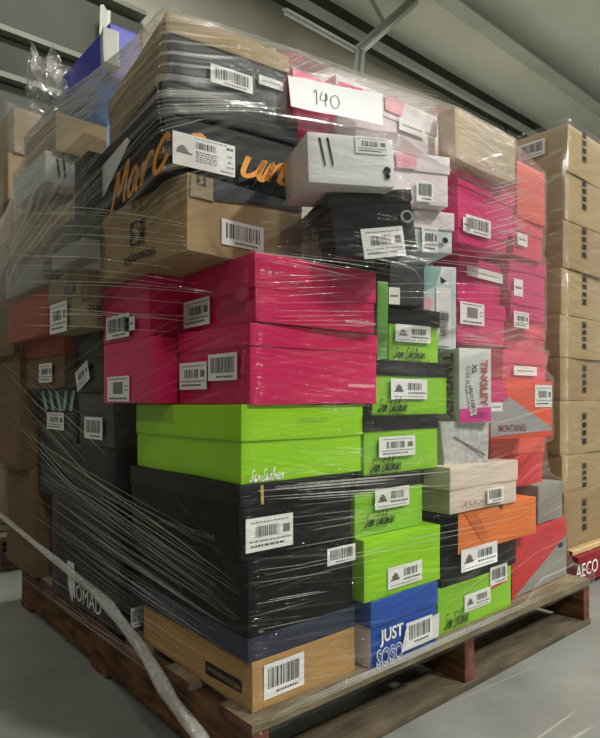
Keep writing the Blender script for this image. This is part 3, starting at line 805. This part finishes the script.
# bunched lower edge that leaves the pallet as a twisted rope
def tube(P, rads, seg=10, tw=0, m=FR, name='twisted_film_tail'):
    bm = bmesh.new(); rings = []
    for i, p in enumerate(P):
        d = (P[min(i+1, len(P)-1)]-P[max(i-1, 0)]).normalized(); a = d.orthogonal().normalized(); a = (Vector((0, 0, 1))-d*d.z).normalized(); c = d.cross(a)
        rings.append([bm.verts.new(p+(a*math.cos(t+i*tw)+c*math.sin(t+i*tw))*rads[i]*(1+.22*math.sin(3*t)+.1*math.sin(5*t+1)+.1*noise.noise(p*25))) for t in [k*math.tau/seg for k in range(seg)]])
    for r, s in zip(rings, rings[1:]):
        for k in range(seg): bm.faces.new((r[k], r[(k+1) % seg], s[(k+1) % seg], s[k]))
    bm.faces.new(rings[0][::-1]); bm.faces.new(rings[-1])
    return link(name, mesh_of(bm, smooth=True), m, fo)
key = [(-8, 508, 1.9), (30, 540, 1.72), (75, 575, 1.52), (105, 603, 1.40), (130, 632, 1.30), (150, 664, 1.22), (172, 698, 1.14), (200, 738, 1.06), (226, 775, 1.0)]
KP = [world(*k) for k in key]; P = []
for i in range(len(KP)-1):
    p0, p1, p2, p3 = KP[max(i-1, 0)], KP[i], KP[i+1], KP[min(i+2, len(KP)-1)]
    for s in range(8):
        t = s/8; P.append(.5*((2*p1)+(p2-p0)*t+(2*p0-5*p1+4*p2-p3)*t*t+(-p0+3*p1-3*p2+p3)*t**3))
P.append(KP[-1])
tube(P, [.006+.0055*min(1, i/28)+.0007*math.sin(i*.6) for i in range(len(P))], 14, .12)
# loose tail of film standing up at the top left
bm = bmesh.new(); G = {}
for i in range(15):
    for j in range(19):
        s, t = i/14, j/18
        px = 72-20*t-14*math.sin(t*2.6)+(s-.5)*(26+16*math.sin(t*3.1)); py = 136-82*t+10*(s-.5)*math.cos(t*5)+8*math.sin(s*9+t*4)*t
        D = 1.62+.04*noise.noise(Vector((s*4, t*5, 1)))+.05*abs(s-.5)
        G[i, j] = bm.verts.new(world(px, py, D)+Vector((noise.noise(Vector((s*7, t*9, 3))), noise.noise(Vector((s*7, t*9, 8))), noise.noise(Vector((s*7, t*9, 12)))))*.022)
for i in range(14):
    for j in range(18): bm.faces.new((G[i, j], G[i+1, j], G[i+1, j+1], G[i, j+1]))
link('loose_film_tail', mesh_of(bm, smooth=True), film_mat('loose_film', .05, .75, True), fo)
# handwritten sheet
def onskin(px, py, off):
    D = onplane(px, 'y', 0.0)
    for k in range(3):
        c = world(px, py, D); s = skin(c.x, c.y, c.z, off); D = onplane(px, 'y', s.y)
    c = world(px, py, D); return c
CO4 = [(288, 76), (382, 94), (383, 125), (291, 106)]
def sheetpt(s, t, off):
    a = Vector(CO4[0]).lerp(Vector(CO4[1]), s); b_ = Vector(CO4[3]).lerp(Vector(CO4[2]), s); c = a.lerp(b_, t)
    return onskin(c.x, c.y+1.2*math.sin(s*7)*(t-.5), off+.0035*math.sin(s*5+1)*(.5+t)*.6)
bm = bmesh.new(); G = {}
for i in range(25):
    for j in range(9): G[i, j] = bm.verts.new(sheetpt(i/24, j/8, .008))
for i in range(24):
    for j in range(8): bm.faces.new((G[i, j], G[i, j+1], G[i+1, j+1], G[i+1, j]))
sheet = link('paper_sheet', mesh_of(bm, smooth=True), PPR)
tag(sheet, 'white paper sheet with handwritten number taped near the top of the wrapped stack', 'paper')
me = strokes_mesh('140', .06, 1.3)
xs = [v.co.x for v in me.vertices]; ys = [v.co.y for v in me.vertices]
for v in me.vertices:
    s = .26+.28*(v.co.x-min(xs))/(max(xs)-min(xs)); t = .78-.5*(v.co.y-min(ys))/(max(ys)-min(ys)); v.co = sheetpt(s, t, .0095)
link('handwriting', me, INK, sheet)

# ------------------------------------------------------------------ setting
def struct(name, me, m): return tag(link(name, me, m), kind='structure')
def plank(x0, x1, y0, y1, z0, z1):
    bm = bmesh.new(); add_box(bm, x0, x1, y0, y1, z0, z1); return mesh_of(bm)
FLR = bpy.data.materials.new('concrete'); FLR.use_nodes = True
nt = FLR.node_tree; N = nt.nodes; Lk = nt.links; pb = N['Principled BSDF']
tc = N.new('ShaderNodeTexCoord')
n1 = N.new('ShaderNodeTexNoise'); n1.inputs['Scale'].default_value = 1.6; n1.inputs['Detail'].default_value = 8; n1.inputs['Roughness'].default_value = .65
r1 = N.new('ShaderNodeValToRGB'); r1.color_ramp.elements[0].position = .3; r1.color_ramp.elements[1].position = .72
r1.color_ramp.elements[0].color = (*hexc('#61635d'), 1); r1.color_ramp.elements[1].color = (*hexc('#8b8d87'), 1)
Lk.new(tc.outputs['Object'], n1.inputs['Vector']); Lk.new(n1.outputs['Fac'], r1.inputs[0])
mp = N.new('ShaderNodeMapping'); mp.inputs['Rotation'].default_value = (0, 0, .35); mp.inputs['Scale'].default_value = (.25, 3, 1)
n2 = N.new('ShaderNodeTexNoise'); n2.inputs['Scale'].default_value = 1.3; n2.inputs['Detail'].default_value = 1; n2.inputs['Distortion'].default_value = .05
Lk.new(tc.outputs['Object'], mp.inputs['Vector']); Lk.new(mp.outputs[0], n2.inputs['Vector'])
r2 = N.new('ShaderNodeValToRGB')
e = r2.color_ramp.elements; e[0].position = .4985; e[0].color = (0, 0, 0, 1); e[1].position = .5; e[1].color = (1, 1, 1, 1)
e2 = r2.color_ramp.elements.new(.5015); e2.color = (0, 0, 0, 1)
Lk.new(n2.outputs['Fac'], r2.inputs[0])
n3 = N.new('ShaderNodeTexNoise'); n3.inputs['Scale'].default_value = 2.2; Lk.new(tc.outputs['Object'], n3.inputs['Vector'])
r3 = N.new('ShaderNodeValToRGB'); r3.color_ramp.elements[0].position = .5; r3.color_ramp.elements[1].position = .62; Lk.new(n3.outputs['Fac'], r3.inputs[0])
mm = N.new('ShaderNodeMath'); mm.operation = 'MULTIPLY'; Lk.new(r2.outputs[0], mm.inputs[0]); Lk.new(r3.outputs[0], mm.inputs[1])
mx = N.new('ShaderNodeMixRGB'); mx.inputs[2].default_value = (*hexc('#a3a59e'), 1)
Lk.new(mm.outputs[0], mx.inputs[0]); Lk.new(r1.outputs[0], mx.inputs[1]); Lk.new(mx.outputs[0], pb.inputs['Base Color'])
pb.inputs['Roughness'].default_value = .38
struct('floor', plank(-9, 14, -9, 4.1, -.1, 0), FLR)
WLM = mat('wall_panel', '#a5a394', .7, .3, .06, 2, (1, 1, 1)); CLM = mat('roof_sheet', '#e4e6da', .6, .3, .05, 1.2)
DKM = mat('dark_gap', '#4a4a42', .8, .2, .1, 3); BMM = mat('steel_paint', '#b9bbb2', .5, .4, .05, 3)
DWM = mat('dark_wall_panel', '#4a4a42', .7, .3, .08, 2); GTM = mat('girt_paint', '#77776c', .6, .3, .05, 3)
struct('wall_back', plank(-9, 14, 4.0, 4.12, 0, 5.0), WLM)
struct('wall_left_blocker', plank(-5.12, -5.0, -9, 4.0, 0, 5.0), DWM)  # unseen dark wall, added to block ambient light from the left
struct('ceiling', plank(-9, 14, -9, 4.12, 5.0, 5.1), CLM)
k = 1
def trim(x0, x1, y0, y1, z0, z1, m):
    global k
    struct('trim_%d' % k, plank(x0, x1, y0, y1, z0, z1), m); k += 1
# eave strut and dark insulation line where wall meets roof
trim(-9, 14, 3.86, 4.0, 4.78, 5.0, DKM)
trim(-9, 14, 3.80, 3.86, 4.74, 4.82, BMM)
for y in (2.9, 1.7, .5, -.7, -1.9):
    bm = bmesh.new(); add_box(bm, -9, 14, y, y+.03, 4.8, 5.0); add_box(bm, -9, 14, y-.14, y+.03, 4.78, 4.8); add_box(bm, -9, 14, y+.03, y+.09, 4.86, 5.0, 1)
    o = struct('trim_%d' % k, mesh_of(bm), [BMM, DKM]); k += 1
# wall girts and darker lower sheets on the left
for z0, z1, m in ((2.5, 3.02, DWM), (3.1, 3.36, DKM), (3.42, 3.9, DWM)):
    trim(-9, 1.7, 3.93, 4.0, z0, z1, m)
for z in (3.04, 3.38, 3.95): trim(-9, 1.7, 3.86, 3.99, z, z+.04, GTM)
def bar(name, p, q, r, m, lab=None, cat=None, kind='structure'):
    p, q = Vector(p), Vector(q); d = q-p; L_ = d.length; zz = d.normalized()
    xx = zz.orthogonal().normalized(); yy = zz.cross(xx)
    bm = bmesh.new(); add_box(bm, -r, r, -r*.35, r*.35, 0, L_); add_box(bm, -r, -r+r*.3, -r, r, 0, L_)
    M = Matrix((xx, yy, zz)).transposed().to_4x4(); M.translation = p
    bm.transform(M); me = mesh_of(bm); o = link(name, me, m); tag(o, kind=kind); return o
def wallpt(px, py, y): return world(px, py, onplane(px, 'y', y))
bar('trim_%d' % k, wallpt(358, 80, 3.5), wallpt(361, 48, 3.5), .05, BMM); k += 1
bar('trim_%d' % k, wallpt(359, 52, 3.5), wallpt(430, -12, 3.2), .05, BMM); k += 1
bar('trim_%d' % k, wallpt(368, -6, 3.4), wallpt(386, 26, 3.4), .025, BMM); k += 1
bar('trim_%d' % k, wallpt(284, 10, 3.5), wallpt(354, 49, 3.5), .03, BMM); k += 1
bar('trim_%d' % k, wallpt(506, 106, 3.9), wallpt(606, 58, 2.9), .035, BMM); k += 1
bar('trim_%d' % k, wallpt(506, 108, 3.9), wallpt(506, 150, 3.9), .012, DKM); k += 1
bar('trim_%d' % k, wallpt(104, 8, 3.8), wallpt(103, 40, 3.8), .04, BMM); k += 1
# ------------------------------------------------------------------ pallets
def pallet(x0, y0, LX, LY, name, lab, top, side, end, stringers=3):
    r = empty(name, (x0, y0, 0)); tag(r, lab, 'pallet')
    n = 7; bw = .1
    for i in range(n):
        y = i*(LY-bw)/(n-1); j = random.uniform(-.006, .006)
        link('deck_board', card(-.0+j, LX+j, y, y+bw, .122, .14, i, .0012, 5, .002, matf=lambda n: 1 if abs(n.x) > .7 else 0), [top, end], r)
    for i in range(3):
        y = i*(LY-bw)/2
        link('bottom_board', card(0, LX, y, y+bw, .001, .018, i+20, .0008, 5, .002, matf=lambda n: 1 if abs(n.x) > .7 else 0), [WDB, end], r)
    for i in range(stringers):
        x = i*(LX-.038)/(stringers-1)
        link('stringer', card(x, x+.038, .004, LY-.004, .0185, .1215, i+30, .0012, 5, .002, matf=lambda n: 1 if abs(n.y) > .7 else 0), [side, end], r)
    return r
pallet(-.02, -.03, 1.285, 1.32, 'wooden_pallet', 'weathered wooden pallet under the big wrapped stack of shoe boxes', WD, WDY, WDE)
# ------------------------------------------------------------------ neighbour stack on the right
pr = pallet(1.55, .16, 1.2, 1.0, 'wooden_pallet', 'red painted wooden pallet with white letters at the right edge', WDL, RWD, RWD)
for o in pr.children:
    if o.name.startswith('deck_board') and o.location.length < 1: pass
b = Box(); b.root = pr; b.off = .003; b.M = Matrix.Translation(pr.location); b.Mi = b.M.inverted(); b.w = 1.2; b.d = 1; b.h = .14
link('side_board', card(0, 1.2, -.022, -.001, .02, .121, 77, .001, 5, .002), RWD, pr)
b.off = .025
text(b, 'R', 'AECO', 580, 567, 22, 13, 10, INKW)
ys = [535, 494, 456, 401, 357, 314, 267, 219, 171, 123]
cx = [564, 562, 560, 560, 560, 561, 563, 565, 568]
names = ['lowest', 'second lowest', 'third from the bottom', 'fourth from the bottom', 'middle', 'fourth from the top', 'third from the top', 'second from the top', 'topmost']
prev = None
for i in range(9):
    dz = world(cx[i], ys[i+1], 2.2).z
    bb = box('N%d' % i, (cx[i], ys[i+1], ys[i]), 0, 0, 2.2+.0*i, KR2 if i % 3 else KR, on=(.1415 if i == 0 else 'N%d' % (i-1)), dL=.45, dR=.5, zt=dz,
             yaw=(0, 1, -1, 2, 0, 1, -1, 0, 1)[i], name='cardboard_box', cat='cardboard box', group='kraft cartons stacked on the red pallet',
             label='%s kraft carton of the stack on the red pallet at the right' % names[i])
    bb.off = .002
    py = (ys[i]+ys[i+1])/2
    px = 584
    f = lay(bb, 'R', px, py); w, h = .05, min(.12, bb.h*.66)
    P = []
    def rr(s0, s1, t0, t1):
        P.append(([f(s0, t0, .0005), f(s1, t0, .0005), f(s1, t1, .0005), f(s0, t1, .0005)], 0))
    w = .04
    rr(-w/2, w/2, h/2-.003, h/2); rr(-w/2, w/2, -h/2, -h/2+.003); rr(-w/2, -w/2+.002, -h/2, h/2); rr(w/2-.002, w/2, -h/2, h/2)
    for q in range(4):
        t = -h/2+h*(q+.15)/4; rr(-w/2+.006, w/2-.006, t, t+h*.16)
    link('printed_marks', quads(P), BLS, bb.root)
label(BX['N8'], 'L', 532, 150, 26, 16, -4, 'bar')
# ------------------------------------------------------------------ neighbour stack behind on the left
pallet(.0, 1.75, 1.2, 1.0, 'wooden_pallet', 'wooden pallet under the carton stack behind at the far left', WD, WDY, WDE)
zt = [.38, .62, .86, 1.10, 1.34, 1.56, 1.765, 1.96]
nm = ['lowest', 'second', 'third', 'fourth', 'fifth', 'sixth', 'second from the top', 'topmost']
for i in range(8):
    bb = box('K%d' % i, (10+(i % 2)*4-(i == 6)*2, 107, 600), 0, 0, 2.6, KR3 if i % 2 else KR, on=(.1415 if i == 0 else 'K%d' % (i-1)), dL=.5, dR=.42, zt=zt[i], yaw=(i*37 % 5)-2,
             name='cardboard_box', cat='cardboard box', group='kraft cartons stacked behind at the far left',
             label='%s kraft carton of the stack behind at the far left edge' % nm[i])
# ------------------------------------------------------------------ light
W = bpy.data.worlds.new('World'); SC.world = W; W.use_nodes = True
W.node_tree.nodes['Background'].inputs[0].default_value = (.97, 1, .94, 1); W.node_tree.nodes['Background'].inputs[1].default_value = .27
def area(x, y, z, size, power, tgt=None):
    l = bpy.data.lights.new('high_bay_light', 'AREA'); l.shape = 'DISK'; l.size = size; l.energy = power; l.color = (1, .985, .93)
    o = bpy.data.objects.new('high_bay_light', l); COL.objects.link(o); o.location = (x, y, z)
    return o
for (x, y, p) in ((1.8, -4.0, 330), (4.6, -2.0, 260), (-1.4, -4.2, 110), (6, 2.2, 160), (-3.6, 1.5, 45), (1.0, 2.2, 90)):
    area(x, y, 4.7, .45, p)

def shell(x0, x1, y0, y1, z0, z1, lab):
    bm = bmesh.new(); uvl = bm.loops.layers.uv.new('UVMap'); per = []
    n = 24
    for (ax, ay), (bx_, by_) in (((x0, y0), (x1, y0)), ((x1, y0), (x1, y1)), ((x1, y1), (x0, y1)), ((x0, y1), (x0, y0))):
        for i in range(n): per.append((ax+(bx_-ax)*i/n, ay+(by_-ay)*i/n))
    V = []
    for j in range(41):
        z = z0+(z1-z0)*j/40; row = []
        for i, (x, y) in enumerate(per):
            q = noise.noise(Vector((i*.25, z*12, 4)))*.004; dx, dy = x-(x0+x1)/2, y-(y0+y1)/2; l = math.hypot(dx, dy)
            row.append(bm.verts.new((x+dx/l*q, y+dy/l*q, z)))
        V.append(row)
    N_ = len(per)
    for j in range(40):
        for i in range(N_):
            i2 = (i+1) % N_; f = bm.faces.new((V[j][i], V[j][i2], V[j+1][i2], V[j+1][i])); f.smooth = True
            for lp, ii in zip(f.loops, (i, i2, i2, i)):
                lp[uvl].uv = (.5+ii*.02, lp.vert.co.z*.6+.2)
    tag(link('stretch_film', mesh_of(bm, smooth=True), FM), lab, 'plastic film')
nb = BX['N0'].root.location
shell(1.525, 2.07, .165, .67, .145, BX['N8'].zt+.004, 'clear stretch film around the kraft carton stack at the right')
kb = BX['K0'].root.location
shell(kb.x-.03, kb.x+.46, kb.y-.03, kb.y+.54, .145, BX['K7'].zt+.004, 'clear stretch film around the carton stack at the far left')

# ------------------------------------------------------------------ camera
cd = bpy.data.cameras.new('camera'); co = bpy.data.objects.new('camera', cd); COL.objects.link(co)
co.location = CAM
co.rotation_euler = (math.radians(90), 0, math.atan2(FY, FX)-math.pi/2)
cd.sensor_fit = 'AUTO'; cd.sensor_width = 36; cd.lens = 36*600/738; cd.shift_y = 31/738; cd.clip_start = .02
SC.camera = co
SC.view_settings.view_transform = 'Standard'; SC.view_settings.look = 'None'; SC.view_settings.gamma = 1
SC.view_settings.use_curve_mapping = False; SC.view_settings.exposure = .2
